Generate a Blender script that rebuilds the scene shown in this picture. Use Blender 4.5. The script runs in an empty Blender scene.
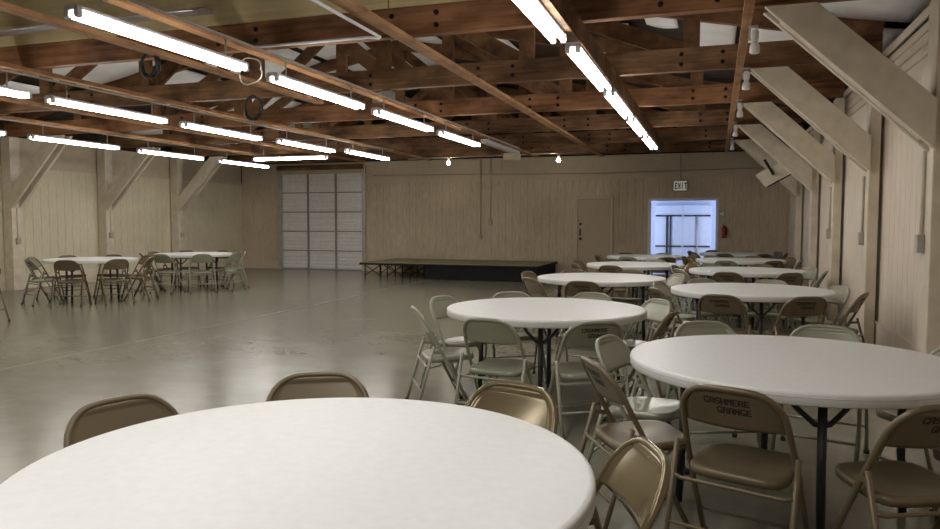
import bpy, bmesh, math, random
from mathutils import Vector, Matrix
random.seed(7)
scene = bpy.context.scene
COL = scene.collection
PI = math.pi

# ------------------------------------------------------------------ materials
def new_mat(name):
    m = bpy.data.materials.new(name); m.use_nodes = True
    nt = m.node_tree; b = nt.nodes['Principled BSDF']
    return m, nt, b
def N(nt, t, **kw):
    n = nt.nodes.new(t)
    for k, v in kw.items(): setattr(n, k, v)
    return n
def ramp(nt, fac, stops):
    r = N(nt, 'ShaderNodeValToRGB')
    el = r.color_ramp.elements
    el[0].position, el[0].color = stops[0][0], (*stops[0][1], 1)
    el[1].position, el[1].color = stops[-1][0], (*stops[-1][1], 1)
    for p, c in stops[1:-1]:
        e = el.new(p); e.color = (*c, 1)
    nt.links.new(fac, r.inputs[0]); return r.outputs[0]
def coords(nt, scale=(1, 1, 1), kind='Object', rnd=False):
    tc = N(nt, 'ShaderNodeTexCoord'); mp = N(nt, 'ShaderNodeMapping')
    mp.inputs['Scale'].default_value = scale
    nt.links.new(tc.outputs[kind], mp.inputs[0])
    if rnd:
        oi = N(nt, 'ShaderNodeObjectInfo'); ml = N(nt, 'ShaderNodeMath', operation='MULTIPLY')
        ml.inputs[1].default_value = 37.0
        nt.links.new(oi.outputs['Random'], ml.inputs[0]); nt.links.new(ml.outputs[0], mp.inputs['Location'])
    return mp.outputs[0]
def noise(nt, vec, scale, detail=4, rough=.55):
    n = N(nt, 'ShaderNodeTexNoise')
    n.inputs['Scale'].default_value = scale; n.inputs['Detail'].default_value = detail
    n.inputs['Roughness'].default_value = rough
    nt.links.new(vec, n.inputs['Vector']); return n.outputs[0]
def bump(nt, b, h, strength=.2, dist=.01):
    n = N(nt, 'ShaderNodeBump'); n.inputs['Strength'].default_value = strength
    n.inputs['Distance'].default_value = dist
    nt.links.new(h, n.inputs['Height']); nt.links.new(n.outputs[0], b.inputs['Normal'])
def plain(name, col, rough=.5, metal=0, var=.12, scale=8, spec=.5, bmp=0):
    m, nt, b = new_mat(name)
    v = coords(nt); f = noise(nt, v, scale)
    a = tuple(max(0, c * (1 - var)) for c in col); z = tuple(min(1, c * (1 + var)) for c in col)
    nt.links.new(ramp(nt, f, [(.3, a), (.7, z)]), b.inputs['Base Color'])
    b.inputs['Roughness'].default_value = rough; b.inputs['Metallic'].default_value = metal
    b.inputs['Specular IOR Level'].default_value = spec
    if bmp: bump(nt, b, f, bmp)
    return m
def painted_ply(name, a, z, stretch):
    m, nt, b = new_mat(name)
    f = noise(nt, coords(nt, stretch), 6, 6, .65)
    g = noise(nt, coords(nt), .8, 3)
    mx = N(nt, 'ShaderNodeMath', operation='MULTIPLY_ADD'); mx.inputs[1].default_value = .6
    sc = N(nt, 'ShaderNodeMath', operation='MULTIPLY'); sc.inputs[1].default_value = .4
    nt.links.new(g, sc.inputs[0]); nt.links.new(f, mx.inputs[0]); nt.links.new(sc.outputs[0], mx.inputs[2])
    nt.links.new(ramp(nt, mx.outputs[0], [(.36, a), (.62, z)]), b.inputs['Base Color'])
    b.inputs['Roughness'].default_value = .55; b.inputs['Specular IOR Level'].default_value = .3
    bump(nt, b, f, .25, .006)
    return m
def wood(name, dark, mid, light, stretch=(.5, 9, 9)):
    m, nt, b = new_mat(name)
    f = noise(nt, coords(nt, stretch, rnd=True), 2.2, 7, .7)
    g = noise(nt, coords(nt, (1, 2, 2), rnd=True), 1.6, 4)
    mx = N(nt, 'ShaderNodeMath', operation='MULTIPLY_ADD'); mx.inputs[1].default_value = .45
    sc = N(nt, 'ShaderNodeMath', operation='MULTIPLY'); sc.inputs[1].default_value = .55
    nt.links.new(g, sc.inputs[0]); nt.links.new(f, mx.inputs[0]); nt.links.new(sc.outputs[0], mx.inputs[2])
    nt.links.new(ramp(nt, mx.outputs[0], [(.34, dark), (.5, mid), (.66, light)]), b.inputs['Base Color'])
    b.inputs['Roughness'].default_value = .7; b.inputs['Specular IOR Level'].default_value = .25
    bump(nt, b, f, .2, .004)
    return m
def emit(name, col, strength):
    m, nt, b = new_mat(name)
    b.inputs['Base Color'].default_value = (*col, 1)
    b.inputs['Emission Color'].default_value = (*col, 1)
    b.inputs['Emission Strength'].default_value = strength
    return m

M = {}
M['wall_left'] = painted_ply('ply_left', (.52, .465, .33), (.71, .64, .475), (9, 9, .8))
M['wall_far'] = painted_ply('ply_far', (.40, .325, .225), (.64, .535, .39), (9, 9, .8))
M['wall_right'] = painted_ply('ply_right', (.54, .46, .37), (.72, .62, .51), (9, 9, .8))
M['band'] = painted_ply('smooth_band', (.50, .42, .305), (.57, .48, .355), (1, 1, 1))
M['post'] = plain('post_paint', (.60, .53, .415), .5, var=.12, scale=5, spec=.35)
M['wood_dark'] = wood('old_fir', (.04, .02, .01), (.165, .085, .042), (.34, .19, .095))
M['wood_red'] = wood('red_fir', (.05, .021, .01), (.22, .098, .045), (.40, .20, .09))
M['wood_web'] = wood('web_fir', (.05, .023, .011), (.16, .078, .036), (.28, .145, .072), (3, 3, 3))
M['wood_pale'] = wood('pale_pine', (.44, .34, .17), (.60, .49, .27), (.70, .59, .37))
M['wood_strap'] = wood('strap_pine', (.17, .08, .034), (.33, .17, .078), (.46, .26, .12), (9, .5, 9))
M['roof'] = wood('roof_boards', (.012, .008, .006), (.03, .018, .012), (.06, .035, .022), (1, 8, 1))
M['insul'] = plain('insulation_white', (.84, .84, .84), .6, var=.1, scale=3)
M['enamel'] = plain('fixture_enamel', (.72, .70, .72), .35, var=.03)
M['tube'] = emit('tube_glow', (1.0, .967, .915), 27)
M['bulb'] = emit('bulb_glow', (1.0, .88, .7), 60)
M['galv'] = plain('galvanised', (.7, .7, .72), .3, .7, .15, 20)
M['conduit'] = plain('conduit_grey', (.46, .44, .42), .4, .5, .1)
M['cond_paint'] = plain('conduit_painted', (.40, .345, .27), .5, 0, .08)
M['box_grey'] = plain('outlet_box_grey', (.40, .36, .30), .45, .1, .1)
M['black'] = plain('black_plastic', (.008, .008, .008), .7, 0, .2, spec=.25)
M['dark_steel'] = plain('dark_leg_steel', (.03, .03, .033), .38, .3, .2)
M['table'] = plain('table_plastic', (.72, .715, .695), .42, 0, .03, 30, .4, .02)
M['table_under'] = plain('table_underside', (.62, .61, .60), .6, 0, .05)
M['brown'] = plain('chair_brown_enamel', (.148, .113, .066), .36, .15, .12, 5, .4)
M['sage'] = plain('chair_sage_enamel', (.265, .262, .192), .28, .1, .10, 5, .6)
M['tan'] = plain('chair_tan_enamel', (.18, .138, .075), .15, .35, .12, 5, .6)
M['rubber'] = plain('rubber_foot', (.03, .028, .026), .8)
M['ink'] = plain('stencil_ink', (.018, .014, .01), .7)
M['rolldoor'] = plain('rollup_steel', (.80, .785, .76), .45, .1, .06, 12)
M['rollstile'] = plain('rollup_stile', (.27, .275, .25), .45, .2, .1)
M['blue'] = plain('storage_white', (.60, .655, .80), .6, 0, .03)
M['doorpaint'] = plain('door_paint', (.46, .37, .26), .5, 0, .04)
M['frame_white'] = plain('frame_white', (.74, .73, .78), .5, 0, .04)
M['stage_top'] = plain('stage_carpet', (.27, .23, .125), .6, 0, .25, 40)
M['red'] = plain('extinguisher_red', (.18, .014, .014), .35)
M['sign_white'] = emit('sign_face', (.62, .64, .56), .25)
M['white'] = plain('white_lamp_shell', (.72, .71, .70), .4, 0, .04)
M['cream'] = plain('cream_box', (.62, .55, .38), .5, 0, .06)
M['cable'] = plain('cable_black', (.012, .012, .012), .5)
M['cable_w'] = plain('cable_pale', (.55, .53, .42), .5)

# polished concrete
m, nt, b = new_mat('polished_concrete')
v = coords(nt)
f1 = noise(nt, v, .55, 6, .6); f2 = noise(nt, coords(nt, (1, 1.6, 1)), 2.2, 5, .55); f3 = noise(nt, v, 13, 5, .65)
a1 = N(nt, 'ShaderNodeMath', operation='MULTIPLY_ADD'); a1.inputs[1].default_value = .55
a2 = N(nt, 'ShaderNodeMath', operation='MULTIPLY_ADD'); a2.inputs[1].default_value = .28
a3 = N(nt, 'ShaderNodeMath', operation='MULTIPLY'); a3.inputs[1].default_value = .17
nt.links.new(f3, a3.inputs[0]); nt.links.new(f2, a2.inputs[0]); nt.links.new(a3.outputs[0], a2.inputs[2])
nt.links.new(f1, a1.inputs[0]); nt.links.new(a2.outputs[0], a1.inputs[2])
nt.links.new(ramp(nt, a1.outputs[0], [(.36, (.16, .15, .114)), (.5, (.21, .198, .152)), (.64, (.262, .248, .192))]), b.inputs['Base Color'])
rr = N(nt, 'ShaderNodeMapRange'); rr.inputs[1].default_value = .3; rr.inputs[2].default_value = .7
rr.inputs[3].default_value = .215; rr.inputs[4].default_value = .225
f4 = noise(nt, v, 1.3, 1, .4); nt.links.new(f4, rr.inputs[0]); nt.links.new(rr.outputs[0], b.inputs['Roughness'])
b.inputs['Specular IOR Level'].default_value = .5
M['floor'] = m
M['line'] = plain('worn_line', (.265, .25, .20), .25, 0, .2, 3)

# ------------------------------------------------------------------ mesh helpers
class MB:
    def __init__(s): s.bm = bmesh.new(); s.mats = []
    def mi(s, mat):
        if mat not in s.mats: s.mats.append(mat)
        return s.mats.index(mat)
    def _tag(s, faces, mat, smooth=False):
        i = s.mi(mat)
        for f in faces: f.material_index = i; f.smooth = smooth
    def hexa(s, pts, mat=None):
        v = [s.bm.verts.new(p) for p in pts]
        q = [(0, 3, 2, 1), (4, 5, 6, 7), (0, 1, 5, 4), (1, 2, 6, 5), (2, 3, 7, 6), (3, 0, 4, 7)]
        s._tag([s.bm.faces.new([v[i] for i in f]) for f in q], mat); return s
    def box(s, lo, hi, mat=None):
        x0, y0, z0 = lo; x1, y1, z1 = hi
        return s.hexa([(x0, y0, z0), (x1, y0, z0), (x1, y1, z0), (x0, y1, z0),
                       (x0, y0, z1), (x1, y0, z1), (x1, y1, z1), (x0, y1, z1)], mat)
    def bar(s, a, b_, w, t, mat=None, up=(0, 1, 0)):
        """square bar from a to b: w across in the plane, t along `up`"""
        a, b_ = Vector(a), Vector(b_); d = (b_ - a).normalized(); u = Vector(up)
        u = (u - d * u.dot(d)).normalized(); c = d.cross(u)
        p = []
        for e in (a, b_):
            for sc, su in ((-1, -1), (1, -1), (1, 1), (-1, 1)):
                p.append(e + c * (sc * w / 2) + u * (su * t / 2))
        return s.hexa([p[0], p[1], p[2], p[3], p[4], p[5], p[6], p[7]], mat)
    def tube(s, pts, r, n=10, mat=None, cap=True, closed=False):
        pts = [Vector(p) for p in pts]; rings = []; L = len(pts)
        prev = None
        for i, p in enumerate(pts):
            if closed: d = (pts[(i + 1) % L] - pts[i - 1])
            else: d = (pts[min(i + 1, L - 1)] - pts[max(i - 1, 0)])
            d.normalize()
            if prev is None:
                u = Vector((0, 0, 1)) if abs(d.z) < .9 else Vector((1, 0, 0))
            else: u = prev
            u = (u - d * u.dot(d)).normalized(); prev = u; w = d.cross(u)
            rr_ = r[i] if isinstance(r, (list, tuple)) else r
            rings.append([s.bm.verts.new(p + (u * math.cos(2 * PI * k / n) + w * math.sin(2 * PI * k / n)) * rr_) for k in range(n)])
        F = []
        for i in range(L if closed else L - 1):
            A, B = rings[i], rings[(i + 1) % L]
            for k in range(n):
                F.append(s.bm.faces.new([A[k], A[(k + 1) % n], B[(k + 1) % n], B[k]]))
        s._tag(F, mat, True)
        if cap and not closed:
            s._tag([s.bm.faces.new(list(reversed(rings[0]))), s.bm.faces.new(rings[-1])], mat)
        return s
    def lathe(s, prof, n=32, mat=None, axis_to=None):
        """prof: (radius, z) list bottom to top"""
        rings = []
        for r, z in prof:
            if r < 1e-6: rings.append([s.bm.verts.new((0, 0, z))])
            else: rings.append([s.bm.verts.new((r * math.cos(2 * PI * k / n), r * math.sin(2 * PI * k / n), z)) for k in range(n)])
        F = []
        for A, B in zip(rings, rings[1:]):
            for k in range(n):
                a = A[k % len(A)], A[(k + 1) % len(A)]; b_ = B[k % len(B)], B[(k + 1) % len(B)]
                vs = []
                for q in (a[0], a[1], b_[1], b_[0]):
                    if q not in vs: vs.append(q)
                if len(vs) > 2: F.append(s.bm.faces.new(vs))
        s._tag(F, mat, True)
        if axis_to is not None:
            vs = [q for R in rings for q in R]
            bmesh.ops.transform(s.bm, matrix=axis_to, verts=vs)
        return s
    def grid(s, fn, nu, nv, mat=None):
        V = [[s.bm.verts.new(fn(i / nu, j / nv)) for j in range(nv + 1)] for i in range(nu + 1)]
        s._tag([s.bm.faces.new([V[i][j], V[i + 1][j], V[i + 1][j + 1], V[i][j + 1]]) for i in range(nu) for j in range(nv)], mat, True)
        return s
    def build(s, name, mat=None, parent=None, loc=None, bevel=0, solid=0):
        bmesh.ops.recalc_face_normals(s.bm, faces=s.bm.faces[:])
        me = bpy.data.meshes.new(name); s.bm.to_mesh(me); s.bm.free()
        for mm in s.mats:
            me.materials.append(M[mm] if mm else M[mat])
        o = bpy.data.objects.new(name, me); COL.objects.link(o)
        if parent: o.parent = parent
        if loc: o.location = loc
        if solid:
            md = o.modifiers.new('thickness', 'SOLIDIFY'); md.thickness = solid; md.offset = 0
        if bevel:
            md = o.modifiers.new('edge', 'BEVEL'); md.width = bevel; md.segments = 2; md.limit_method = 'ANGLE'
        return o
USED = {}
def tag(o, label, cat, group=None, kind=None):
    n = len(label.split()); assert 4 <= n <= 16, (n, label)
    assert group or label not in USED, label
    USED[label] = o
    o['label'] = label; o['category'] = cat
    if group: o['group'] = group
    if kind: o['kind'] = kind
    return o
def thing(name, label, cat, loc=(0, 0, 0), rz=0, group=None):
    o = bpy.data.objects.new(name, None); COL.objects.link(o)
    o.empty_display_size = .1
    o.location = loc; o.rotation_euler = (0, 0, rz)
    if label: tag(o, label, cat, group)
    return o
def struct(mb, name, mat=None, **k):
    o = mb.build(name, mat, **k); o['kind'] = 'structure'; return o
def copy_tree(o, parent=None):
    c = o.copy(); COL.objects.link(c)
    if parent: c.parent = parent
    for ch in list(o.children): copy_tree(ch, c)
    return c

# stencil lettering: strokes on a 5 x 7 cell, with a bridge gap in each letter
GL = {
 'C': [(0,1,1.2,6),(1,5.8,4.8,7),(1,0,4.8,1.2),(3.8,4.9,5,6),(3.8,1,5,2.1)],
 'A': [(0,0,1.2,6.2),(3.8,0,5,6.2),(1,5.8,2.2,7),(2.8,5.8,4,7),(1.2,2.6,3.8,3.7)],
 'S': [(0,3.6,1.2,6),(1,5.8,4.8,7),(1,3,4,4.1),(3.8,1,5,3.6),(0.2,0,4,1.2)],
 'H': [(0,0,1.3,7),(3.7,0,5,7),(1.3,3,2.2,4.1),(2.8,3,3.7,4.1)],
 'M': [(0,0,1.2,7),(3.8,0,5,7),(1.3,4.2,2.2,6.2),(2.8,4.2,3.7,6.2),(2,3,3,4.6)],
 'E': [(0,0,1.3,7),(1.7,5.8,4.8,7),(1.7,3,4.2,4.1),(1.7,0,4.8,1.2)],
 'R': [(0,0,1.3,7),(1.7,5.8,4,7),(3.8,3.9,5,6),(1.7,2.9,4,4.0),(3.5,0,4.9,2.6)],
 'G': [(0,1,1.2,6),(1,5.8,4.8,7),(1,0,4,1.2),(3.8,0,5,3.2),(2.7,2.4,3.8,3.5)],
 'N': [(0,0,1.2,7),(3.8,0,5,7),(1.2,4.2,2.3,6),(1.9,2.8,3.1,4.6),(2.7,1,3.8,3.2)],
 'X': [(0,0,1.4,2.5),(3.6,0,5,2.5),(1.2,2.2,3.8,4.8),(0,4.5,1.4,7),(3.6,4.5,5,7)],
 'I': [(1.8,0,3.2,7)],
 'T': [(0,5.8,5,7),(1.8,0,3.2,5.8)],
}
def letters(mb, text, place, h, mat=None, adv=6.2, t=.0006):
    """place(x, z, depth) maps lettering plane to 3D"""
    k = h / 7
    x0 = 0
    for ch in text:
        for (a, b0, c, d) in GL.get(ch, []):
            q = [(x0 + a - .22) * k, (b0 - .12) * k, (x0 + c + .22) * k, (d + .12) * k]
            mb.hexa([place(q[0], q[1], 0), place(q[2], q[1], 0), place(q[2], q[1], t), place(q[0], q[1], t),
                     place(q[0], q[3], 0), place(q[2], q[3], 0), place(q[2], q[3], t), place(q[0], q[3], t)], mat)
        x0 += adv
    return (x0 - adv + 5) * k

# ------------------------------------------------------------------ setting
XL, XR, YF, YB = -13.65, 1.66, 18.9, -4.5
ZT = 3.10                      # underside of the trusses
PANEL = 2.53
mb = MB(); mb.box((XL - .3, YB - .3, -.1), (XR + .3, YF + 1.6, 0), None)
floor = struct(mb, 'floor', 'floor')
def grooved(mb, p0, p1, nrm, z0, z1, mat, pitch=.2, gw=.010, gd=.006, thick=.06):
    """vertical-grooved board wall from p0 to p1 (xy), front face on the line, outward normal nrm"""
    p0, p1, nrm = Vector(p0), Vector(p1), Vector(nrm)
    L = (p1 - p0).length; d = (p1 - p0) / L
    prof = [(0, 0)]
    x = pitch
    while x < L - .03:
        prof += [(x - gw / 2, 0), (x - gw / 2 + .002, -gd), (x + gw / 2 - .002, -gd), (x + gw / 2, 0)]
        x += pitch
    prof.append((L, 0))
    f = [p0 + d * a + nrm * b_ for a, b_ in prof]
    bot = [mb.bm.verts.new((q.x, q.y, z0)) for q in f]; top = [mb.bm.verts.new((q.x, q.y, z1)) for q in f]
    F = [mb.bm.faces.new([bot[i], bot[i + 1], top[i + 1], top[i]]) for i in range(len(f) - 1)]
    k0, k1 = p0 - nrm * thick, p1 - nrm * thick
    kb = [mb.bm.verts.new((*k0, z0)), mb.bm.verts.new((*k1, z0))]; kt = [mb.bm.verts.new((*k0, z1)), mb.bm.verts.new((*k1, z1))]
    F += [mb.bm.faces.new([kb[1], kb[0], kt[0], kt[1]]), mb.bm.faces.new(bot[::-1] + kb), mb.bm.faces.new(top + kt[::-1]),
          mb.bm.faces.new([kb[0], bot[0], top[0], kt[0]]), mb.bm.faces.new([bot[-1], kb[1], kt[1], top[-1]])]
    mb._tag(F, mat)
# far wall
RD = (-12.31, -9.53, 2.90)     # roll-up door opening
EX = (-1.54, .01, 1.95)        # lit storage opening
mb = MB()
for a, c, z0 in ((XL, RD[0], 0), (RD[1], EX[0], 0), (EX[0], EX[1], EX[2]), (EX[1], XR, 0)):
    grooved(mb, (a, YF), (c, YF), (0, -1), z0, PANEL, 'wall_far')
for a, c, z0, z1 in ((XL, RD[0], PANEL, 3.12), (RD[0], RD[1], RD[2], 3.12), (RD[1], XR, PANEL, 3.12)):
    mb.box((a, YF + .02, z0), (c, YF + .08, z1), 'band')
struct(mb, 'wall_far')
mb = MB()
for x in (-7.9, -5.45, -3.0, -.55):
    mb.box((x - .004, YF + .012, PANEL + .02), (x + .004, YF + .021, 3.12))
mb.box((RD[1] + .1, YF - .012, PANEL - .02), (XR, YF + .02, PANEL + .03))
mb.box((XL, YF - .012, PANEL - .02), (RD[0] - .1, YF + .02, PANEL + .03))
struct(mb, 'trim_far', 'band')
mb = MB()
mb.box((XL, YF - .02, 0), (RD[0] - .07, YF, .24)); mb.box((RD[1] + .07, YF - .02, 0), (-3.5, YF, .24)); mb.box((-2.4, YF - .02, 0), (EX[0] - .09, YF, .24)); mb.box((EX[1] + .09, YF - .02, 0), (XR, YF, .24))
struct(mb, 'baseboard_far', 'band', bevel=.004)
# left wall
mb = MB()
grooved(mb, (XL, YB), (XL, YF), (1, 0), 0, PANEL, 'wall_left')
mb.box((XL - .08, YB, PANEL), (XL - .02, YF, 3.12), 'band')
struct(mb, 'wall_left')
mb = MB(); mb.box((XL, YB, 0), (XL + .03, YF - .02, .30)); struct(mb, 'baseboard_left', 'post', bevel=.005)
mb = MB(); mb.box((XL - .02, YB, PANEL - .02), (XL + .012, YF - .02, PANEL + .03)); struct(mb, 'trim_left', 'band')
# right wall
mb = MB()
grooved(mb, (XR, YB), (XR, YF), (-1, 0), 0, 2.72, 'wall_right', pitch=.2, gw=.008, gd=.004)
z = 2.72
while z < 3.13:
    mb.hexa([(XR + .0, YB, z), (XR + .06, YB, z), (XR + .06, YF, z), (XR + .0, YF, z), (XR + .022, YB, z + .1), (XR + .06, YB, z + .1), (XR + .06, YF, z + .1), (XR + .022, YF, z + .1)], 'wall_right'); z += .1
struct(mb, 'wall_right')
mb = MB(); mb.box((XR - .025, YB, 0), (XR, YF - .02, .34)); mb.box((XR - .035, YB, .34), (XR, YF - .02, .355)); struct(mb, 'baseboard_right', 'wall_right', bevel=.004)
mb = MB(); mb.box((XR - .02, YB, 3.12), (XR + .1, YF, 3.2)); struct(mb, 'trim_right', 'wall_right', bevel=.006)
# wall behind the camera
mb = MB(); mb.box((XL - .06, YB - .06, 0), (XR + .06, YB, 3.2)); struct(mb, 'wall_near', 'band')
# roof deck (gable) and end gables
XM, ZR, ZE = (XL + XR) / 2, 5.05, 3.42
mb = MB()
for x0, x1 in ((XL - .5, XM), (XM, XR + .5)):
    z0, z1 = (ZE, ZR) if x1 == XM else (ZR, ZE)
    mb.hexa([(x0, YB - .3, z0), (x1, YB - .3, z1), (x1, YF + 1.7, z1), (x0, YF + 1.7, z0), (x0, YB - .3, z0 + .06), (x1, YB - .3, z1 + .06), (x1, YF + 1.7, z1 + .06), (x0, YF + 1.7, z0 + .06)])
mb.hexa([(XL - .5, YF + .5, 3.0), (XR + .5, YF + .5, 3.0), (XR + .5, YF + .56, 3.0), (XL - .5, YF + .56, 3.0), (XL - .5, YF + .5, ZE), (XR + .5, YF + .5, ZE), (XR + .5, YF + .56, ZE), (XL - .5, YF + .56, ZE)])
mb.hexa([(XL - .5, YF + .5, ZE), (XR + .5, YF + .5, ZE), (XR + .5, YF + .56, ZE), (XL - .5, YF + .56, ZE), (XM - .01, YF + .5, ZR), (XM + .01, YF + .5, ZR), (XM + .01, YF + .56, ZR), (XM - .01, YF + .56, ZR)])
mb.box((XR + .3, YB, 3.05), (XR + .36, YF + .5, ZE + .1)); mb.box((XL - .36, YB, 3.05), (XL - .3, YF + .5, ZE + .1))
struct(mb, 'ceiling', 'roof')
# worn line across the slab
mb = MB()
for a, c, w in (((-6.36, 3.2), (-6.38, 9.4), .035), ((-6.38, 9.4), (-6.6, 16.2), .06), ((-3.0, 9.0), (-3.1, 16.5), .03)):
    dx = w / 2
    mb.hexa([(a[0] - dx, a[1], .0), (a[0] + dx, a[1], .0), (c[0] + dx, c[1], .0), (c[0] - dx, c[1], .0), (a[0] - dx, a[1], .0012), (a[0] + dx, a[1], .0012), (c[0] + dx, c[1], .0012), (c[0] - dx, c[1], .0012)])
struct(mb, 'trim_floor', 'line')

# roof height at x
def zr(x): return ZR - (ZR - ZE) * abs(x - XM) / ((XR - XL) / 2 + .5)

# ------------------------------------------------------------------ trusses
YT = [3.9 + 2.4 * i for i in range(7)]        # 3.9 ... 18.3
ORD = ['first', 'second', 'third', 'fourth', 'fifth', 'sixth', 'seventh']
TR = ['nearest roof truss above the close tables', 'second roof truss with pale plank on its chord', 'third roof truss counted from the camera', 'fourth roof truss counted from the camera', 'fifth roof truss counted from the camera', 'sixth roof truss counted from the camera', 'farthest roof truss close to the far wall']
for i, y in enumerate(YT):
    t = thing('roof_truss', 'dark wood ' + TR[i], 'truss', (0, y, ZT), group='wooden roof trusses')
    cm = 'wood_dark' if i % 2 == 0 else 'wood_red'
    if i == 5: cm = 'wood_dark'
    mb = MB(); mb.box((XL + .05, -.05, 0), (XR - .05, .05, .26)); mb.build('lower_chord', cm, t, bevel=.004)
    for s_ in (-1, 1):
        xa = XL + .05 if s_ < 0 else XR - .05
        mb = MB(); mb.bar((xa, 0, zr(xa) - ZT - .14), (XM, 0, ZR - ZT - .14), .2, .09); mb.build('upper_chord', 'wood_web', t)
    xs = [XM + 1.9 * k for k in range(-3, 4)]
    for k, x in enumerate(xs):
        mb = MB(); mb.box((x - .09, -.04, .2), (x + .09, .04, zr(x) - ZT - .2)); mb.build('vertical_web', 'wood_web', t)
    for k in range(len(xs) - 1):
        a, c = xs[k], xs[k + 1]
        if (k < 3): p, q = (a, 0, .2), (c, 0, zr(c) - ZT - .25)
        else: p, q = (c, 0, .2), (a, 0, zr(a) - ZT - .25)
        mb = MB(); mb.bar((p[0], .05, p[2]), (q[0], .05, q[2]), .19, .05); mb.build('diagonal_web', 'wood_web', t)
    for k, x in enumerate((-9.2, -4.6, -2.7, -.3)):
        for dx in (-.22, .22):
            for dz in (.075, .185):
                mb = MB(); mb.lathe([(0, 0), (.024, 0), (.024, .012), (.012, .02), (0, .02)], 8, axis_to=Matrix.Translation((x + dx + .06 * i, -.05, dz)) @ Matrix.Rotation(PI / 2, 4, 'X'))
                mb.build('bolt', 'black', t)
    if i == 1:
        mb = MB(); mb.box((-10.5, -.06, .262), (-2.9, -.015, .80)); mb.build('upper_plank', 'wood_pale', t, bevel=.003)
        mb = MB(); mb.box((-2.88, -.06, .262), (-1.6, -.015, .56)); mb.build('upper_plank', 'wood_pale', t, bevel=.003)

# insulation under the roof boards
ins = []
def insul(x0, x1, y0, y1, sag=.0):
    def fn(u, v):
        x = x0 + (x1 - x0) * u; y = y0 + (y1 - y0) * v
        return (x, y, zr(x) - .05 - sag * math.sin(PI * u) * (.6 + .4 * math.sin(7 * v)))
    mb = MB(); mb.grid(fn, 8, 6)
    o = mb.build('insulation_sheet', 'insul', solid=.012)
    tag(o, 'white insulation sheet fastened under the dark roof boards', 'insulation', 'white insulation sheets under the roof')
for i in range(1, 7):
    y0 = YT[i - 1] + .15
    for k, x in enumerate([XL + .2, -11.3, -9.4, -7.55]):
        if (i * 3 + k * 5) % 7 == 5: continue
        insul(x, x + 1.7, y0, y0 + 2.1, .05)
for (x0, x1, y0, y1) in ((-4.6, -3.6, 8.9, 10.9), (-2.9, -2.3, 9.1, 10.4), (-1.6, -1.15, 10.0, 10.9), (-.9, -.5, 8.8, 9.9), (-.35, .2, 9.1, 11.0), (-3.9, -3.2, 13.8, 15.6), (.35, 1.95, 6.45, 8.55), (.35, 1.95, 8.85, 10.6), (-5.6, -4.9, 11.3, 13.2), (-4.4, -3.4, 11.3, 13.3), (-1.9, -1.3, 12.0, 13.2)):
    insul(x0, x1, y0, y1, .03)

# ------------------------------------------------------------------ posts and knee braces
SIDE = {}
for i in range(0, 6):
    y = YT[i]
    if i >= 1:
        nm = ['', 'nearest', 'second', 'third', 'fourth', 'fifth'][i]
        mb = MB(); mb.box((1.52, y - .05, 0), (XR - .037, y + .22, 3.09))
        o = mb.build('wall_post', 'post', bevel=.008)
        tag(o, 'beige painted post on the right wall, %s from the camera' % nm, 'post', 'posts along the right wall')
        t = thing('knee_brace', 'beige plank brace sloping from right wall up to beam, %s from camera' % nm, 'brace', (0, y, 0), group='right knee braces')
    a = (.33 - .1, 0, 3.05); c = (1.5 + .0, 0, 1.97)
    if i >= 1:
        for s_ in (-1, 1):
            mb = MB()
            # bevelled ends: level cut at the beam, plumb cut at the post
            yy = s_ * .09
            hx = .26 / math.sin(math.atan2(1.12, 1.17))
            pts = [(.33, 3.07), (1.519, 1.935), (1.519, 1.935 + .37), (.33 + .37, 3.07)]
            lo = [(p[0], yy - .03, p[1]) for p in pts]; hi = [(p[0], yy + .03, p[1]) for p in pts]
            mb.hexa(lo + hi); mb.build('plank', 'post', t, bevel=.004)
        mb = MB(); mb.bar((.47, 0, 2.99), (1.46, 0, 2.04), .05, .12); mb.build('filler_strip', 'post', t)
for i in range(1, 6):
    y = YT[i]
    nm = ['', '', 'nearest', 'second', 'third', ''][i] if False else {1: 'nearest, cut off by the left edge', 2: 'second', 3: 'third', 4: 'fourth', 5: 'fifth'}[i]
    vis = i >= 3 or True
    place = {1: 'outside the left picture edge', 2: 'at the far left edge', 3: 'left of the nearer left-wall table', 4: 'between the two left-wall tables', 5: 'behind the farther left-wall table'}[i]
    if i < 2: continue
    mb = MB(); mb.box((XL + .032, y - .11, 0), (XL + .27, y + .11, 3.09))
    o = mb.build('wall_post', 'post', bevel=.008)
    tag(o, 'beige painted post on the left wall, %s' % place, 'post', 'posts along the left wall')
    t = thing('knee_brace', 'beige brace from left wall post up to beam, %s' % place, 'brace', (0, y, 0), group='left knee braces')
    for s_ in (-1, 1):
        yy = s_ * .09
        pts = [(XL + .271, 1.66), (XL + .271, 2.03), (-11.98 - .37, 3.07), (-11.98, 3.07)]
        mb = MB(); mb.hexa([(p[0], yy - .03, p[1]) for p in pts] + [(p[0], yy + .03, p[1]) for p in pts])
        mb.build('plank', 'post', t, bevel=.004)

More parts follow.
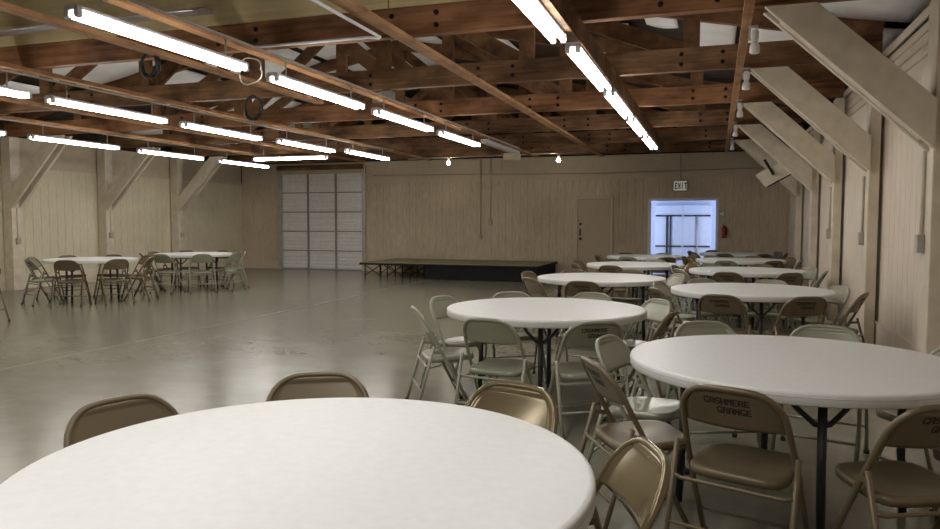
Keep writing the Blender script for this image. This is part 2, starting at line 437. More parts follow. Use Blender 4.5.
# ------------------------------------------------------------------ boards, conduits and light rows
def board(name, label, x, y0, y1, w=.10, t=.045, mat='wood_strap', z=ZT):
    mb = MB(); mb.box((x - w / 2, y0, z - t), (x + w / 2, y1, z - .001)); o = mb.build(name, mat, bevel=.003)
    return tag(o, label, 'board')
board('ceiling_board', 'orange brown board above the brightest central row of lights', -4.35, 2.5, 18.4, .11)
board('ceiling_board', 'orange brown board with white conduit beside it, mid ceiling', -2.73, 2.5, 18.6, .12)
board('ceiling_board', 'narrow orange board carrying the spotlights near right wall', .215, 2.5, 18.4, .075)
board('ceiling_board', 'orange brown board left of the brightest central light row', -5.32, 2.5, 9.2, .12)
board('ceiling_board', 'brown board above the second row of lights from left', -7.3, 2.5, 18.4, .11)
board('ceiling_board', 'pale orange board between the two left rows of lights', -9.3, 3.0, 18.4, .12)
board('ceiling_board', 'brown board above the leftmost row of lights', -10.9, 3.0, 18.4, .11)
board('ceiling_board', 'dark channel board along the right row of lights', -1.16, 2.5, 16.2, .12, .195, 'wood_dark')

def make_fixture(L=2.0, rods=True, drop=.14):
    t = thing('fluorescent_light', None, None)
    mb = MB()
    p = [(-.045, .06), (.045, .06), (.055, .05), (.055, .03), (.03, .024), (-.03, .024), (-.055, .03), (-.055, .05)]
    v0 = [mb.bm.verts.new((x, 0, z)) for x, z in p]; v1 = [mb.bm.verts.new((x, L, z)) for x, z in p]
    n = len(p)
    F = [mb.bm.faces.new([v0[i], v0[(i + 1) % n], v1[(i + 1) % n], v1[i]]) for i in range(n)] + [mb.bm.faces.new(v0[::-1]), mb.bm.faces.new(v1)]
    mb._tag(F, None); mb.build('housing', 'enamel', t)
    for s_ in (-1, 1):
        mb = MB(); mb.tube([(s_ * .043, .04, .0), (s_ * .043, L - .04, .0)], .021, 12); mb.build('tube', 'tube', t)
        for e in (.02, L - .02):
            mb = MB(); mb.box((s_ * .043 - .02, e - .02, -.025), (s_ * .043 + .02, e + .02, .05)); mb.build('socket', 'enamel', t, bevel=.005)
    if rods:
        for yy in (.25, L - .25):
            mb = MB(); mb.tube([(0, yy, .05), (0, yy, .05 + drop)], .008, 8); mb.build('hanger_rod', 'conduit', t)
    return t
ROWS = [
 ('central', -4.05, 2.765, [3.80, 6.10, 8.35, 10.62], 1.84, .16),
 ('right', -1.16, 2.84, [3.82, 6.08, 8.28, 10.45, 12.7], 1.95, .0),
 ('second-left', -7.2, 2.765, [4.3, 6.42, 8.62, 10.85, 12.8], 1.84, .16),
 ('leftmost', -10.65, 2.765, [6.8, 9.12, 11.5, 13.95], 1.95, .16)]
protoH = make_fixture(1.86, True, .17); protoF = make_fixture(1.95, False)
first = {id(protoH): True, id(protoF): True}
XADJ = {('right', 0): -.05, ('second-left', 3): .12, ('second-left', 4): .38}
for rn, x, z, ys, L, dr in ROWS:
    pr = protoF if rn == 'right' else protoH
    for k, y in enumerate(ys):
        o = pr if first.pop(id(pr), None) else copy_tree(pr)
        o.location = (x + XADJ.get((rn, k), 0), y + (.06 if rn == 'right' else 0), z)
        tag(o, 'lit twin tube fluorescent light, %s of the %s row' % (['nearest', 'second', 'third', 'fourth', 'fifth'][k], rn), 'light', '%s row of fluorescent lights' % rn)
o = copy_tree(protoH); o.location = (-8.05, 14.2, 2.80); o.rotation_euler = (0, 0, PI / 2)
tag(o, 'lit fluorescent light hung crosswise before the roll-up door', 'light')
def conduit(label, pts, r=.012, mat='conduit', cat='conduit', name='conduit'):
    mb = MB(); mb.tube(pts, r, 8); o = mb.build(name, mat); return tag(o, label, cat)
conduit('grey conduit running above the central row of lights', [(-4.05, 3.0, 3.0), (-4.05, 15.4, 3.0)], .013)
conduit('grey conduit running above the second-left row of lights', [(-7.2, 3.0, 3.0), (-7.2, 11, 3.0), (-6.85, 15.0, 3.0)], .013)
conduit('grey conduit running above the leftmost row of lights', [(-10.65, 4.0, 3.0), (-10.65, 16.0, 3.0)], .013)
conduit('white conduit bent from mid board along the second beam', [(-2.86, 2.5, 3.04), (-2.86, 6.0, 3.04), (-2.92, 6.1, 3.06), (-3.05, 6.14, 3.085), (-4.27, 6.14, 3.085)], .014, 'frame_white')
conduit('grey conduit along the far beam feeding the bare bulbs', [(-7.6, 17.6, 3.03), (-6.7, 17.55, 3.04), (-3.0, 17.5, 3.08)], .016)
# unlit stub and cream box at the end of the central row
t = thing('unlit_light', 'unlit grey light housing with cream box, end of central row', 'light', (-4.05, 12.85, 2.85))
mb = MB(); mb.box((-.06, 0, 0), (.06, 2.4, .07)); mb.build('housing', 'enamel', t, bevel=.004)
mb = MB(); mb.box((-.2, 2.0, -.14), (.12, 2.25, -.003)); mb.build('cream_box', 'cream', t, bevel=.01)
for yy in (.3, 1.9):
    mb = MB(); mb.tube([(0, yy, .07), (0, yy, .135)], .008, 8); mb.build('hanger_rod', 'conduit', t)
# ribbed galvanised strip, added in place of the shiny corrugated roof metal
t = thing('roof_metal_strip', 'galvanised ribbed tray along the second beam, standing in for corrugated roof metal', 'tray', (0, 5.98, 3.40))
mb = MB()
mb.box((-12.2, -.10, 0), (-4.6, .03, .012))
for yy in (-.09, -.04, .01):
    mb.tube([(-12.2, yy, .018), (-4.6, yy, .018)], .014, 8)
mb.build('ribbed_channel', 'galv', t)
# bulbs
for lab, x in (('left bare lit bulb under the far beam above stage', -6.45), ('right bare lit bulb under the far beam right of stage', -3.62)):
    t = thing('bare_bulb', lab, 'bulb', (x, 17.5, 3.02))
    mb = MB(); mb.lathe([(0, -.06), (.022, -.06), (.028, .0), (.028, .03), (0, .03)], 12); mb.build('lamp_holder', 'cream', t)
    mb = MB(); mb.lathe([(0, -.17), (.03, -.16), (.043, -.13), (.036, -.095), (.018, -.06), (0, -.06)], 14); mb.build('glass_bulb', 'bulb', t)
# spotlights on the right board
for k, (y, z, lab) in enumerate([(6.68, 2.90, 'white twin spotlight nearest the camera on right board'), (8.45, 2.90, 'second white spotlight hanging from right board'), (10.6, 2.90, 'third white spotlight hanging from right board'), (12.9, 2.90, 'fourth white spotlight hanging from right board'), (15.3, 2.90, 'farthest white spotlight hanging from right board')]):
    t = thing('spotlight', lab, 'spotlight', (.285, y, z), .3 * k)
    t.scale = (.78, .78, .78)
    mb = MB(); mb.lathe([(0, .02), (.03, .02), (.042, .05), (.045, .12), (.03, .15), (0, .15)], 14); mb.build('lamp_base', 'white', t)
    mb = MB(); mb.lathe([(0, -.10), (.045, -.10), (.055, -.085), (.05, -.02), (.033, .018), (0, .018)], 14); mb.build('lamp_head', 'white', t)
    mb = MB(); mb.tube([(-.05, 0, .19), (-.055, 0, .1), (-.05, 0, .04)], .01, 6); mb.box((-.07, -.03, .18), (.03, .03, .195)); mb.build('bracket', 'conduit', t)
# loudspeaker on the brace
t = thing('loudspeaker', 'beige loudspeaker box tilted down from far right brace', 'speaker', (1.02, 14.4, 2.30), .0)
t.rotation_euler = (math.radians(14), math.radians(-28), math.radians(-20))
mb = MB(); mb.hexa([(-.24, -.14, -.13), (.24, -.14, -.13), (.24, .14, -.13), (-.24, .14, -.13), (-.28, -.16, .15), (.22, -.16, .15), (.22, .12, .15), (-.28, .12, .15)]); mb.build('cabinet', 'post', t, bevel=.008)
mb = MB(); mb.box((-.22, -.12, -.155), (.22, .12, -.132)); mb.build('grille', 'black', t)
mb = MB(); mb.box((-.02, -.20, .0), (.02, -.165, .32)); mb.build('bracket', 'black', t)
# cable coils
def coil(label, c, r, mat, n=3, th=.012):
    pts = []
    for k in range(n * 24 + 1):
        a = 2 * PI * k / 24; rr = r * (1 + .08 * math.sin(.9 * k))
        pts.append((c[0] + rr * math.cos(a), c[1] + .02 * math.sin(a * 1.3) - .006 * k / 24, c[2] + rr * math.sin(a) * 1.15))
    mb = MB(); mb.tube(pts, th, 6); o = mb.build('cable_coil', mat); tag(o, label, 'cable')
coil('black cable coil hanging under the second beam, upper left', (-5.43, 6.05, 2.97), .1, 'cable')
coil('black cable coil hanging under the third beam, left side', (-5.9, 8.45, 2.92), .13, 'cable')
coil('pale wire loop dangling by the brightest central lights', (-4.43, 6.3, 2.90), .12, 'cable_w', 1, .008)

# ------------------------------------------------------------------ far wall items
# roll-up door
t = bpy.data.objects.new('door_1', None); COL.objects.link(t); t.location = ((RD[0] + RD[1]) / 2, YF, 0); t['kind'] = 'structure'
W2 = (RD[1] - RD[0]) / 2
for r in range(5):
    z0, z1 = r * .566, (r + 1) * .566 - .012
    mb = MB()
    n = 26; prof = []
    for k in range(n + 1):
        zz = z0 + (z1 - z0) * k / n
        prof.append((zz, .05 + (.012 if (k % 5) in (1, 2) else 0)))
    f0 = [mb.bm.verts.new((-W2 + .02, y, z_)) for z_, y in prof]; f1 = [mb.bm.verts.new((W2 - .02, y, z_)) for z_, y in prof]
    mb._tag([mb.bm.faces.new([f0[i], f1[i], f1[i + 1], f0[i + 1]]) for i in range(n)], None)
    mb.build('door_panel', 'rolldoor', t, solid=.01)
mb = MB()
for k in range(1, 5): mb.box((-W2 + .02, .022, k * .566 - .02), (W2 - .02, .045, k * .566 + .008))
mb.box((-W2 + .02, .022, 0), (W2 - .02, .045, .03)); mb.build('door_rail', 'rollstile', t)
for x in (-.46, .46):
    mb = MB(); mb.box((x - .03, .015, 0), (x + .03, .046, 2.82)); mb.build('stile', 'rollstile', t)
for x in (-W2 + .03, W2 - .03):
    mb = MB(); mb.box((x - .04, -.03, 0), (x + .04, .02, 2.86)); mb.build('track', 'conduit', t)
mb = MB(); mb.box((-W2, .0, 2.80), (W2, .05, 2.9)); mb.build('header', 'band', t)
mb = MB(); mb.tube([(-W2, -.12, 2.98), (W2, -.12, 2.98)], .07, 14); mb.build('coil_drum', 'wood_dark', t)
for x in (-W2 - .03, W2 + .03):
    mb = MB(); mb.box((x - .03, -.05, 0), (x + .03, -.0, 3.0)); mb.build('jamb', 'conduit', t)
# plain door
t = bpy.data.objects.new('door_2', None); COL.objects.link(t); t.location = (-2.95, YF, 0); t['kind'] = 'structure'
mb = MB(); mb.box((-.43, -.03, .01), (.40, -.005, 2.0)); mb.build('door_leaf', 'doorpaint', t, bevel=.004)
mb = MB(); mb.box((-.5, -.045, 0), (-.435, 0, 2.07)); mb.box((.405, -.045, 0), (.47, 0, 2.07)); mb.box((-.435, -.045, 2.005), (.405, 0, 2.07)); mb.build('door_frame', 'band', t, bevel=.004)
mb = MB(); mb.lathe([(0, 0), (.035, 0), (.035, .02), (.016, .03), (.033, .06), (.02, .08), (0, .08)], 14, axis_to=Matrix.Translation((-.36, -.03, .98)) @ Matrix.Rotation(PI / 2, 4, 'X')); mb.build('door_knob', 'dark_steel', t)
mb = MB(); mb.lathe([(0, 0), (.03, 0), (.03, .03), (0, .03)], 14, axis_to=Matrix.Translation((-.36, -.03, 1.36)) @ Matrix.Rotation(PI / 2, 4, 'X')); mb.box((-.385, -.045, 1.06), (-.345, -.03, 1.24)); mb.build('lock_plate', 'dark_steel', t)
# storage opening, alcove and its folded tables
mb = MB(); x0, x1 = -2.1, .6
mb.box((x0, YF + 1.35, 0), (x1, YF + 1.41, 2.6)); mb.box((x0 - .06, YF + .09, 0), (x0, YF + 1.41, 2.6)); mb.box((x1, YF + .09, 0), (x1 + .06, YF + 1.41, 2.6)); mb.box((x0, YF + .09, 2.5), (x1, YF + 1.41, 2.56))
mb.box((x0, YF + .082, 0), (EX[0], YF + .09, 2.5)); mb.box((EX[1], YF + .082, 0), (x1, YF + .09, 2.5)); mb.box((EX[0], YF + .082, EX[2]), (EX[1], YF + .09, 2.5))
struct(mb, 'wall_storage', 'blue')
mb = MB(); mb.box((EX[0] - .07, YF - .02, 0), (EX[0], YF + .09, EX[2] + .06)); mb.box((EX[1], YF - .02, 0), (EX[1] + .07, YF + .09, EX[2] + .06)); mb.box((EX[0], YF - .02, EX[2]), (EX[1], YF + .09, EX[2] + .06))
struct(mb, 'trim_storage', 'frame_white', bevel=.004)
for lab, xc, dbl in (('white folding table stood on end in storage opening, left', -1.17, True), ('white folding table stood on end in storage opening, right', -.45, False)):
    t = thing('stored_folding_table', lab, 'table', (xc, YF + 1.15, 0))
    mb = MB(); mb.box((-.36, 0, 0), (.36, .05, 1.86)); mb.build('tabletop', 'blue', t, bevel=.012)
    for z in (.78, 1.585):
        mb = MB(); mb.tube([(-.33, -.03, z), (.33, -.03, z)], .02, 8); mb.build('leg_bar', 'dark_steel', t)
    for xx in ((-.045, .045) if dbl else (.0,)):
        mb = MB(); mb.tube([(xx, -.03, .1), (xx, -.03, 1.58)], .02, 8); mb.build('leg_strut', 'dark_steel' if dbl else 'conduit', t)
# exit sign
t = thing('exit_sign', 'white EXIT sign high above the storage opening', 'sign', (-.84, YF, 2.31))
mb = MB(); mb.box((-.18, -.06, -.14), (.18, 0, .14)); mb.build('sign_body', 'box_grey', t, bevel=.01)
mb = MB(); mb.box((-.15, -.064, -.11), (.15, -.0605, .11)); mb.build('sign_face', 'sign_white', t)
mb = MB(); letters(mb, 'EXIT', lambda x, z, d: (-.122 + x * .52, -.0645 - d, -.075 + z), .15, adv=6.6); mb.build('sign_letters', 'ink', t)
conduit('thin conduit dropping from ceiling to the exit sign', [(-.84, YF - .012, 2.455), (-.84, YF - .012, 3.1)], .01, 'cond_paint')
# extinguisher and its sign
t = thing('fire_extinguisher', 'red fire extinguisher hung right of storage opening', 'extinguisher', (.2, YF - .064, 1.03))
t.scale = (.75, .75, .75)
mb = MB(); mb.lathe([(0, 0), (.07, 0), (.078, .02), (.078, .29), (.06, .34), (.025, .36), (.025, .38), (0, .38)], 20); mb.build('cylinder', 'red', t)
mb = MB(); mb.box((-.02, -.03, .38), (.02, .03, .42)); mb.box((-.015, -.11, .42), (.015, .04, .435)); mb.build('handle', 'dark_steel', t)
mb = MB(); mb.tube([(.02, -.02, .38), (.09, -.03, .34), (.1, -.03, .2), (.095, -.03, .1)], .012, 8); mb.build('hose', 'black', t)
mb = MB(); mb.box((-.02, .06, .2), (.02, .084, .4)); mb.build('wall_bracket', 'dark_steel', t)
t = thing('wall_sign', 'small dark sign with white arrow above fire extinguisher', 'sign', (.14, YF, 1.62))
mb = MB(); mb.box((-.095, -.012, -.095), (.095, 0, .095)); mb.build('sign_plate', 'box_grey', t, bevel=.004)
mb = MB(); mb.hexa([(-.06, -.013, 0), (.05, -.013, -.06), (.05, -.0125, -.06), (-.06, -.0125, 0), (-.059, -.013, .004), (.05, -.013, .06), (.05, -.0125, .06), (-.059, -.0125, .004)]); mb.build('sign_arrow', 'frame_white', t)
# conduits on far wall
def outlet(label, loc, sz, axis='y', mat='box_grey', r=.012, top=3.08, cl='post', dx=0):
    t = thing('outlet_box', label, 'outlet', loc)
    w, h = sz
    mb = MB()
    if axis == 'y': mb.box((-w / 2, -.05, -h / 2), (w / 2, 0, h / 2))
    elif axis == 'x-': mb.box((-.05, -w / 2, -h / 2), (0, w / 2, h / 2))
    else: mb.box((0, -w / 2, -h / 2), (.05, w / 2, h / 2))
    mb.build('box', mat, t, bevel=.005)
    o = {'y': (0, -.016), 'x-': (-.016, 0), 'x+': (.016, 0)}[axis]
    mb = MB(); mb.tube([(o[0], o[1], h / 2), (o[0], o[1], top - loc[2])], r, 8); mb.build('conduit', cl, t)
    return t
outlet('small outlet box with conduit on far wall behind stage', (-5.76, YF, 1.41), (.11, .15), 'y', 'cond_paint')
mb = MB(); mb.tube([(-6.03, YF - .015, 1.0), (-6.03, YF - .015, 3.08)], .014, 8); mb.box((-6.07, YF - .045, .94), (-5.99, YF, 1.06)); tag(mb.build('conduit', 'cond_paint'), 'long vertical conduit on far wall above the stage', 'conduit')
mb = MB(); mb.tube([(-9.2, YF - .04, 2.72), (-6.05, YF - .04, 2.70), (-3, YF - .04, 2.66), (1.6, YF - .04, 2.72)], .009, 6); tag(mb.build('wire', 'cond_paint'), 'thin sagging wire along upper band of far wall', 'wire')
outlet('grey outlet box with conduit on nearest right wall post', (1.519, YT[1] + .13, 1.24), (.085, .14), 'x-', r=.014, top=1.95)
outlet('grey outlet box with conduit on second right wall post', (1.519, YT[2] + .13, 1.23), (.085, .14), 'x-', r=.014, top=1.9)
outlet('grey outlet box with conduit on third right wall post', (1.519, YT[3] + .13, 1.25), (.085, .14), 'x-', r=.014, top=1.9)
outlet('small outlet box on left post beside nearer left table', (XL + .271, YT[3], 1.0), (.09, .12), 'x+', 'cond_paint', top=1.66)
outlet('small outlet box on left post between left tables', (XL + .271, YT[4], 1.08), (.09, .14), 'x+', 'cond_paint', top=1.66)
outlet('small outlet box on left post behind farther left table', (XL + .271, YT[5], 1.05), (.09, .12), 'x+', 'cond_paint', top=1.66)

# stage
t = thing('stage_platform', 'low black stage platform along the far wall', 'stage', (-8.5, 16.6, 0))
SW, SD, SH = 4.6, 2.2, .385
mb = MB(); mb.box((0, 0, SH - .05), (SW, SD, SH)); mb.build('deck', 'stage_top', t, bevel=.006)
mb = MB(); mb.box((-.015, -.015, SH - .06), (SW + .015, -.001, SH - .012)); mb.box((SW + .001, 0, SH - .06), (SW + .015, SD, SH - .012)); mb.box((-.015, 0, SH - .06), (-.001, SD, SH - .012)); mb.build('edge_trim', 'black', t)
for k in range(5):
    for yy in ((.12, 1.05) if k < 3 else (.12,)):
        x = .08 + k * .62
        mb = MB()
        mb.tube([(x, yy, 0), (x, yy, SH - .052)], .016, 8); mb.tube([(x + .42, yy, 0), (x + .42, yy, SH - .052)], .016, 8)
        mb.tube([(x, yy, .05), (x + .42, yy, SH - .07)], .012, 6); mb.tube([(x + .42, yy, .05), (x, yy, SH - .07)], .012, 6)
        mb.build('leg_frame', 'black', t)
mb = MB(); mb.box((1.75, .02, .01), (SW - .02, .04, SH - .062)); mb.box((SW - .04, .04, .01), (SW - .02, SD - .1, SH - .062)); mb.build('skirt', 'black', t)

# ------------------------------------------------------------------ round tables
RT = .765
def make_table():
    t = thing('round_table', None, None)
    mb = MB()
    prof = [(0, .690), (RT - .06, .690), (RT - .02, .684), (RT - .005, .685), (RT, .690), (RT, .727), (RT - .002, .734), (RT - .008, .7385), (RT - .018, .740), (0, .740)]
    mb.lathe(prof, 96); mb.build('tabletop', 'table', t)
    mb = MB(); mb.lathe([(RT + .0003, .7165), (RT + .0015, .7175), (RT + .0015, .7205), (RT + .0003, .7215)], 96); mb.build('rim_line', 'table_under', t)
    for k in range(4):
        a = math.radians(-90 + 9 + 90 * k)
        d = Vector((math.cos(a), math.sin(a), 0)); s = Vector((-d.y, d.x, 0)); p = d * .50
        mb = MB(); mb.tube([p + d * .02 + Vector((0, 0, .0)), p + d * .005 + Vector((0, 0, .3)), p + Vector((0, 0, .69))], .019, 10); mb.build('leg', 'dark_steel', t)
        for sg in (-1, 1):
            e = p + s * (sg * .15) - d * .03 + Vector((0, 0, .69))
            m_ = p + s * (sg * .10) - d * .02 + Vector((0, 0, .615))
            mb = MB(); mb.tube([p + Vector((0, 0, .545)), p + s * (sg * .03) + Vector((0, 0, .55)), m_, e], .012, 8); mb.build('brace', 'dark_steel', t)
    return t
# ------------------------------------------------------------------ folding chairs
Y0, SL = .16, .52
SEAT_Z = .405
ty = lambda z: Y0 - SL * z
bul = lambda x: .022 * (1 - (x / .205) ** 2)
def make_chair(col):
    t = thing('folding_chair', None, None)
    hw = .212
    # one continuous tube: front legs + back frame
    left = [(-.222, ty(.012), .012), (-.222, ty(.25), .25), (-.216, ty(.43), .43), (-.208, ty(.56), .56), (-.204, ty(.61), .61)]
    arc = []
    R = .125
    for k in range(1, 8):
        a = PI - k * (PI / 2) / 7
        z = .630 + R * math.sin(a); x = -.202 + R + R * math.cos(a)
        arc.append((x, ty(z) - bul(x), z))
    mid = [(-.04, ty(.757) - bul(.04), .757), (.04, ty(.757) - bul(.04), .757)]
    path = left + arc + mid + [(-x, y, z) for x, y, z in reversed(left + arc)]
    mb = MB(); mb.tube(path, .0125, 10); mb.build('frame_tube', col, t)
    # back panel
    zb0, zb1 = .596, .752
    def halfw(z):
        if z < .63: return .201
        q = min(1, (z - .63) / R); return .201 - R + R * math.sqrt(max(0, 1 - q * q))
    def back(u, v):
        z = zb0 + (zb1 - zb0) * v
        w = max(halfw(z), .06)
        s = 2 * u - 1; x = s * w
        edge = min(w - abs(x), zb1 - z)
        y = ty(z) - bul(x) + .005 - .008 * min(1, max(0, (edge - .016) / .008))
        return (x, y, z - (.01 * (1 - s * s) if v == 0 else 0))
    mb = MB(); mb.grid(back, 40, 20); bp = mb.build('backrest', col, t, solid=.003)
    def on_back(x, z, d):
        return (x, ty(z) - bul(x) - .003 - .0017 - d, z)
    # the back faces away from the sitter: reads left to right seen from behind (x to the right seen from -y)
    mb = MB()
    letters(mb, 'CASHMERE', lambda x, z, d: on_back(-.098 + x, .690 + z, d), .027, adv=5.8)
    letters(mb, 'GRANGE', lambda x, z, d: on_back(-.050 + x, .652 + z, d), .027, adv=5.8)
    so = mb.build('stencil_lettering', 'ink', bp); so['label'] = 'black stencilled lettering CASHMERE GRANGE'
    # seat
    def seat_pt(r, a):
        ca, sa = math.cos(a), math.sin(a)
        k = (abs(ca) ** 4.5 + abs(sa) ** 4.5) ** (-1 / 4.5)
        x = .192 * ca * k * r * (1 - .05 * (sa * k * r)); y = .005 + .185 * sa * k * r
        return x, y
    mb = MB(); n = 44; rings = []
    for r, dz in ((0, -.012), (.35, -.011), (.65, -.008), (.84, -.001), (.93, .002), (.985, -.003), (1.0, -.014), (.99, -.034), (.95, -.034)):
        if r == 0: rings.append([mb.bm.verts.new((0, .005, SEAT_Z + dz))]); continue
        R_ = []
        for k in range(n):
            x, y = seat_pt(r, 2 * PI * k / n)
            R_.append(mb.bm.verts.new((x, y, SEAT_Z + .04 * (y + .18) / .37 * .45 + dz)))
        rings.append(R_)
    F = []
    for A, B in zip(rings, rings[1:]):
        for k in range(n):
            if len(A) == 1: F.append(mb.bm.faces.new([A[0], B[k], B[(k + 1) % n]]))
            else: F.append(mb.bm.faces.new([A[k], B[k], B[(k + 1) % n], A[(k + 1) % n]]))
    mb._tag(F, None, True); mb.build('seat', col, t)
    for s in (-1, 1):
        mb = MB(); mb.tube([(s * .238, -.275, .012), (s * .238, -.215, .22), (s * .238, -.138, .50)], .0115, 10); mb.build('rear_leg', col, t)
        mb = MB(); mb.bar((s * .2255, ty(.46) + .0, .455), (s * .2265, -.150, .462), .022, .006, up=(1, 0, 0)); mb.build('hinge_arm', col, t)
        mb = MB(); mb.lathe([(0, 0), (.016, 0), (.016, .022), (.0135, .026), (0, .026)], 10); mb.build('foot_cap', 'rubber', t, (s * .238, -.2745, .0))
        mb = MB(); mb.lathe([(0, 0), (.017, 0), (.017, .022), (.0145, .026), (0, .026)], 10); mb.build('foot_cap', 'rubber', t, (s * .222, ty(.008), .0))
    mb = MB(); mb.tube([(-.238, -.228, .175), (.238, -.228, .175)], .008, 8); mb.build('rear_cross_bar', col, t)
    mb = MB(); mb.tube([(-.238, -.176, .36), (-.2, -.190, .352), (.2, -.190, .352), (.238, -.176, .36)], .009, 8); mb.build('rear_cross_bar', col, t)
    mb = MB(); mb.tube([(-.222, ty(.14), .14), (.222, ty(.14), .14)], .008, 8); mb.build('front_cross_bar', col, t)
    return t
protoT = make_table()
PC = {c: make_chair(c) for c in ('brown', 'sage', 'tan')}
unused = {c: True for c in PC}
TW = {'brown': 'brown', 'sage': 'sage grey', 'tan': 'glossy tan'}
PLACE = ['at the near left of', 'at the near right of', 'at the right front of', 'at the right back of', 'at the far right of', 'at the far left of', 'at the left back of', 'at the left front of']
def sector(az, c):
    rel = (az - math.degrees(math.atan2(-c[0], c[1])) + 180) % 360 - 180
    return {-1: 0, 0: 1, 1: 2, 2: 3, 3: 4, -4: 5, -3: 6, -2: 7}[max(-4, min(3, math.floor(rel / 45)))]
def put_chair(col, q, face, label, group, stencil=True):
    """q: xy of the middle of the back's top; face: xy the chair faces"""
    if unused[col]: o = PC[col]; unused[col] = False
    else: o = copy_tree(PC[col])
    d = (Vector(face) - Vector(q)).normalized()
    p = Vector(q) + d * .24
    o.location = (p.x, p.y, 0); o.rotation_euler = (0, 0, math.atan2(d.y, d.x) - PI / 2)
    if not stencil:
        for b_ in list(o.children):
            if b_.name.startswith('backrest'):
                for l_ in list(b_.children): bpy.data.objects.remove(l_)
    tag(o, label, 'chair', group)
TABS = [
 # centre, phrase, full label, first azimuth, chairs {az index: (colour, measured back top or None)}
 ((-1.03, 1.71), 'the nearest table', 'white round folding table closest to the camera, cut by frame', -15,
  {2: None, 0: None, 1: None, 7: None, 3: ('tan', (-.16, 2.08)), 4: ('tan', (-.72, 2.73)), 5: ('brown', (-1.56, 2.66)), 6: ('brown', (-2.01, 2.04))}),
 ((.365, 3.83), 'the first wall-row table', 'white round folding table large at right edge of picture', -15,
  {0: ('brown', (.06, 2.95)), 1: ('brown', (.80, 2.93)), 2: ('brown', None), 3: ('sage', None), 4: ('sage', (.66, 4.93)), 5: ('sage', (-.06, 4.88)), 6: ('sage', (-.56, 4.05)), 7: ('brown', (-.49, 3.36))}),
 ((-1.236, 5.53), 'the second left-row table', 'white round folding table in the middle of the picture', -15,
  {0: ('sage', (-1.42, 4.57)), 1: ('sage', (-.80, 4.66)), 2: ('tan', (-.28, 5.40)), 3: ('sage', (-.42, 6.18)), 4: ('sage', (-.98, 6.55)), 5: ('sage', (-1.75, 6.38)), 6: ('sage', (-2.2, 5.84)), 7: ('sage', (-2.11, 5.01))}),
 ((.345, 7.76), 'the second wall-row table', 'white round folding table second in row along right wall', -15,
  {0: ('brown', (.05, 6.78)), 1: ('brown', (.75, 6.83)), 2: ('brown', (1.30, 7.40)), 3: ('sage', (1.21, 8.12)), 4: ('sage', (.6, 8.72)), 5: ('sage', (-.06, 8.68)), 6: ('sage', (-.55, 8.1)), 7: ('brown', None)}),
 ((-1.30, 8.87), 'the third left-row table', 'white round folding table third in the left row', -15,
  {0: ('brown', None), 1: ('sage', None), 2: ('brown', None), 3: ('sage', None), 4: ('brown', None), 5: ('brown', None), 6: ('brown', None), 7: ('brown', (-2.01, 8.15))}),
 ((.42, 10.93), 'the third wall-row table', 'white round folding table third in row along right wall', -15,
  {0: ('brown', None), 1: ('brown', None), 2: ('sage', None), 3: ('sage', None), 4: ('brown', None), 5: ('sage', None), 6: ('tan', None), 7: ('sage', None)}),
 ((-1.20, 11.88), 'the fourth left-row table', 'white round folding table fourth in the left row', -15,
  {0: ('brown', None), 1: ('sage', None), 2: ('tan', None), 3: ('tan', None), 4: ('sage', None), 5: ('brown', None), 6: ('brown', None), 7: ('brown', None)}),
 ((.44, 14.03), 'the fourth wall-row table', 'white round folding table fourth in row along right wall', -15,
  {0: ('sage', None), 1: ('brown', None), 2: ('sage', None), 3: ('brown', None), 4: ('brown', None), 5: ('sage', None), 6: ('brown', None), 7: ('tan', None)}),
 ((-1.28, 14.8), 'the fifth left-row table', 'white round folding table farthest in the left row', -15,
  {0: ('sage', None), 1: ('brown', None), 2: ('brown', None), 3: ('brown', None), 4: ('sage', None), 5: ('brown', None), 6: ('sage', None), 7: ('brown', None)}),
 ((.45, 16.9), 'the fifth wall-row table', 'white round folding table farthest along the right wall', -15,
  {0: ('brown', None), 1: ('brown', None), 2: ('brown', None), 3: ('brown', None), 4: ('sage', None), 5: ('brown', None), 6: ('brown', None), 7: ('brown', None)}),
 ((-10.5, 10.15), 'the nearer left-wall table', 'white round folding table by left wall, nearer of two', -21,
  {0: ('sage', None), 1: ('brown', None), 2: ('brown', None), 3: ('tan', None), 4: ('brown', None), 5: ('brown', None), 6: ('tan', None), 7: ('brown', None)}),
 ((-10.3, 12.6), 'the farther left-wall table', 'white round folding table by left wall, farther of two', 3,
  {0: ('sage', None), 1: ('sage', None), 2: ('sage', None), 3: ('sage', None), 4: ('brown', None), 5: ('brown', None), 6: ('brown', None), 7: ('brown', None)}),
]
NOSTENCIL = {(2, 0), (2, 7), (4, 7), (10, 1), (10, 2), (11, 0), (11, 1), (11, 2)}
PLACED = []
def foot(q, face):
    d = (Vector(face) - Vector(q)).normalized(); n = Vector((-d.y, d.x)); p = Vector(q) + d * .24
    return [p + d * a + n * b_ for a, b_ in ((-.285, -.245), (.185, -.225), (.185, .225), (-.285, .245))]
def clash(A, B):
    for P, Q in ((A, B), (B, A)):
        for i in range(4):
            e = P[(i + 1) % 4] - P[i]; ax = Vector((-e.y, e.x))
            a = [ax.dot(v) for v in P]; b_ = [ax.dot(v) for v in Q]
            if max(a) < min(b_) or max(b_) < min(a): return False
    return True
def free(F, c, strict=True):
    for G in PLACED:
        if clash(F, G): return False
    for T_ in TABS:
        if T_[0] is c: continue
        for v in F[:1] + F[3:] + [(F[0] + F[3]) / 2]:
            if (v - Vector(T_[0])).length < RT + .02: return False
    return all(v.x < 1.63 for v in F)
JOBS = []
for ti, (c, ph, lab, az0, ch) in enumerate(TABS):
    o = protoT if ti == 0 else copy_tree(protoT)
    o.location = (c[0], c[1], 0)
    tag(o, lab, 'table', 'round folding tables')
    for k in range(8):
        if ch[k]: JOBS.append((ch[k][1] is None, ti, k))
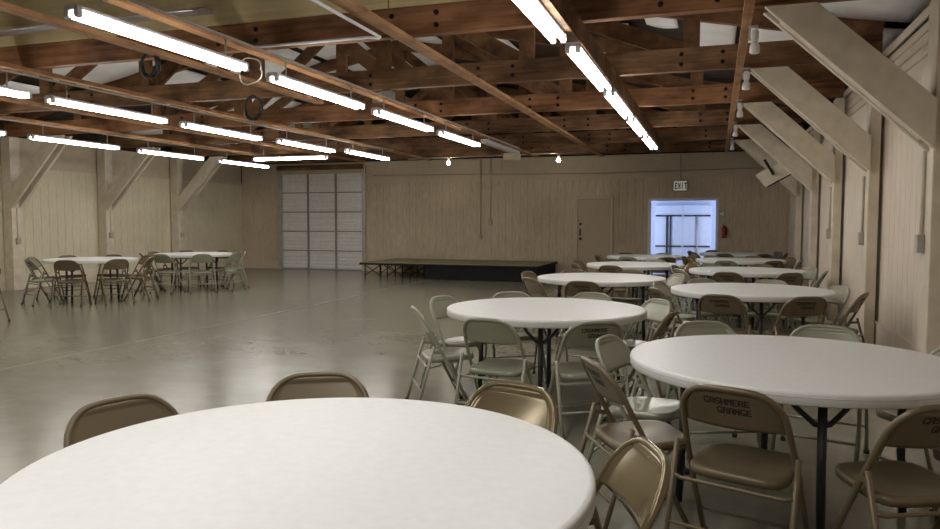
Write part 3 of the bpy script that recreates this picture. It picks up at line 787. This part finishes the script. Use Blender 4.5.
JOBS.sort(key=lambda j: j[0])
for unm, ti, k in JOBS:
    c, ph, lab, az0, ch = TABS[ti]; col, q = ch[k]
    az = az0 + 45 * k; sec = sector(az, c); ok = None
    if unm: a0, r0 = az, 1.02
    else:
        d = Vector(q) - Vector(c); a0, r0 = math.degrees(math.atan2(d.x, -d.y)), d.length
    for dr in (0, .04, .08, .13, .19, .26):
        for da in ((0, 3, -3, 6, -6, 9, -9, 12, -12) if unm else (0, 1.5, -1.5, 3, -3, 5, -5)):
            a = math.radians(a0 + da); r = r0 + dr
            qq = (c[0] + r * math.sin(a), c[1] - r * math.cos(a))
            F = foot(qq, c)
            if free(F, c): ok = (qq, F); break
        if ok: break
    if not ok:
        print('no room', ph, k); continue
    if not unm and (Vector(ok[0]) - Vector(q)).length > .02: print('moved', ph, k, (Vector(ok[0]) - Vector(q)).length)
    PLACED.append(ok[1])
    put_chair(col, ok[0], c, '%s steel folding chair %s %s' % (TW[col], PLACE[sec], ph), 'chairs around ' + ph, (ti, k) not in NOSTENCIL)
put_chair('brown', (-9.32, 7.35), (-10.2, 7.1), 'brown steel folding chair cut by the left picture edge', None)

# ------------------------------------------------------------------ light
def area(name, loc, sx, sy, energy, col, rot=(0, 0, 0)):
    l = bpy.data.lights.new(name, 'AREA'); l.shape = 'RECTANGLE'; l.size = sx; l.size_y = sy; l.energy = energy; l.color = col
    o = bpy.data.objects.new(name, l); COL.objects.link(o); o.location = loc; o.rotation_euler = rot; return o
# the four rows go on behind the camera; the storage space has a cool lamp of its own
for x in (-10.65, -7.2, -4.05, -1.145):
    for y in (-2.5, -.2, 2.0):
        area('row_lamp', (x, y + .4, 2.76), .14, 1.95, 24, (1, .967, .915))
for sx in (-1, 1):
    area('storage_lamp', (-.765 + sx * 1.12, YF + .25, 1.25), .3, 2.2, 13, (.72, .81, 1), (math.radians(90), 0, math.radians(sx * 28)))
w = bpy.data.worlds.new('World'); scene.world = w; w.use_nodes = True
w.node_tree.nodes['Background'].inputs[0].default_value = (.10, .095, .09, 1)
w.node_tree.nodes['Background'].inputs[1].default_value = .05

# ------------------------------------------------------------------ camera
cam = bpy.data.cameras.new('camera'); co = bpy.data.objects.new('camera', cam); COL.objects.link(co)
cam.sensor_width = 36; cam.lens = 730 / 940 * 36; cam.clip_start = .05; cam.clip_end = 200
co.location = (0, 0, 1.395)
yaw, pitch, roll = .3235, .0575, .002
fw = Vector((-math.sin(yaw) * math.cos(pitch), math.cos(yaw) * math.cos(pitch), -math.sin(pitch)))
rt = Vector((math.cos(yaw), math.sin(yaw), 0)); up = rt.cross(fw)
r2 = rt * math.cos(roll) + up * math.sin(roll); u2 = -rt * math.sin(roll) + up * math.cos(roll)
co.matrix_world = Matrix(((r2.x, u2.x, -fw.x, 0), (r2.y, u2.y, -fw.y, 0), (r2.z, u2.z, -fw.z, 1.395), (0, 0, 0, 1)))
scene.camera = co
vs = scene.view_settings
vs.view_transform = 'Standard'; vs.look = 'None'; vs.exposure = 0.1; vs.gamma = 1; vs.use_curve_mapping = False
try:
    scene.cycles.use_denoising = True; scene.cycles.max_bounces = 8; scene.cycles.diffuse_bounces = 5; scene.cycles.sample_clamp_indirect = 4
except Exception: pass
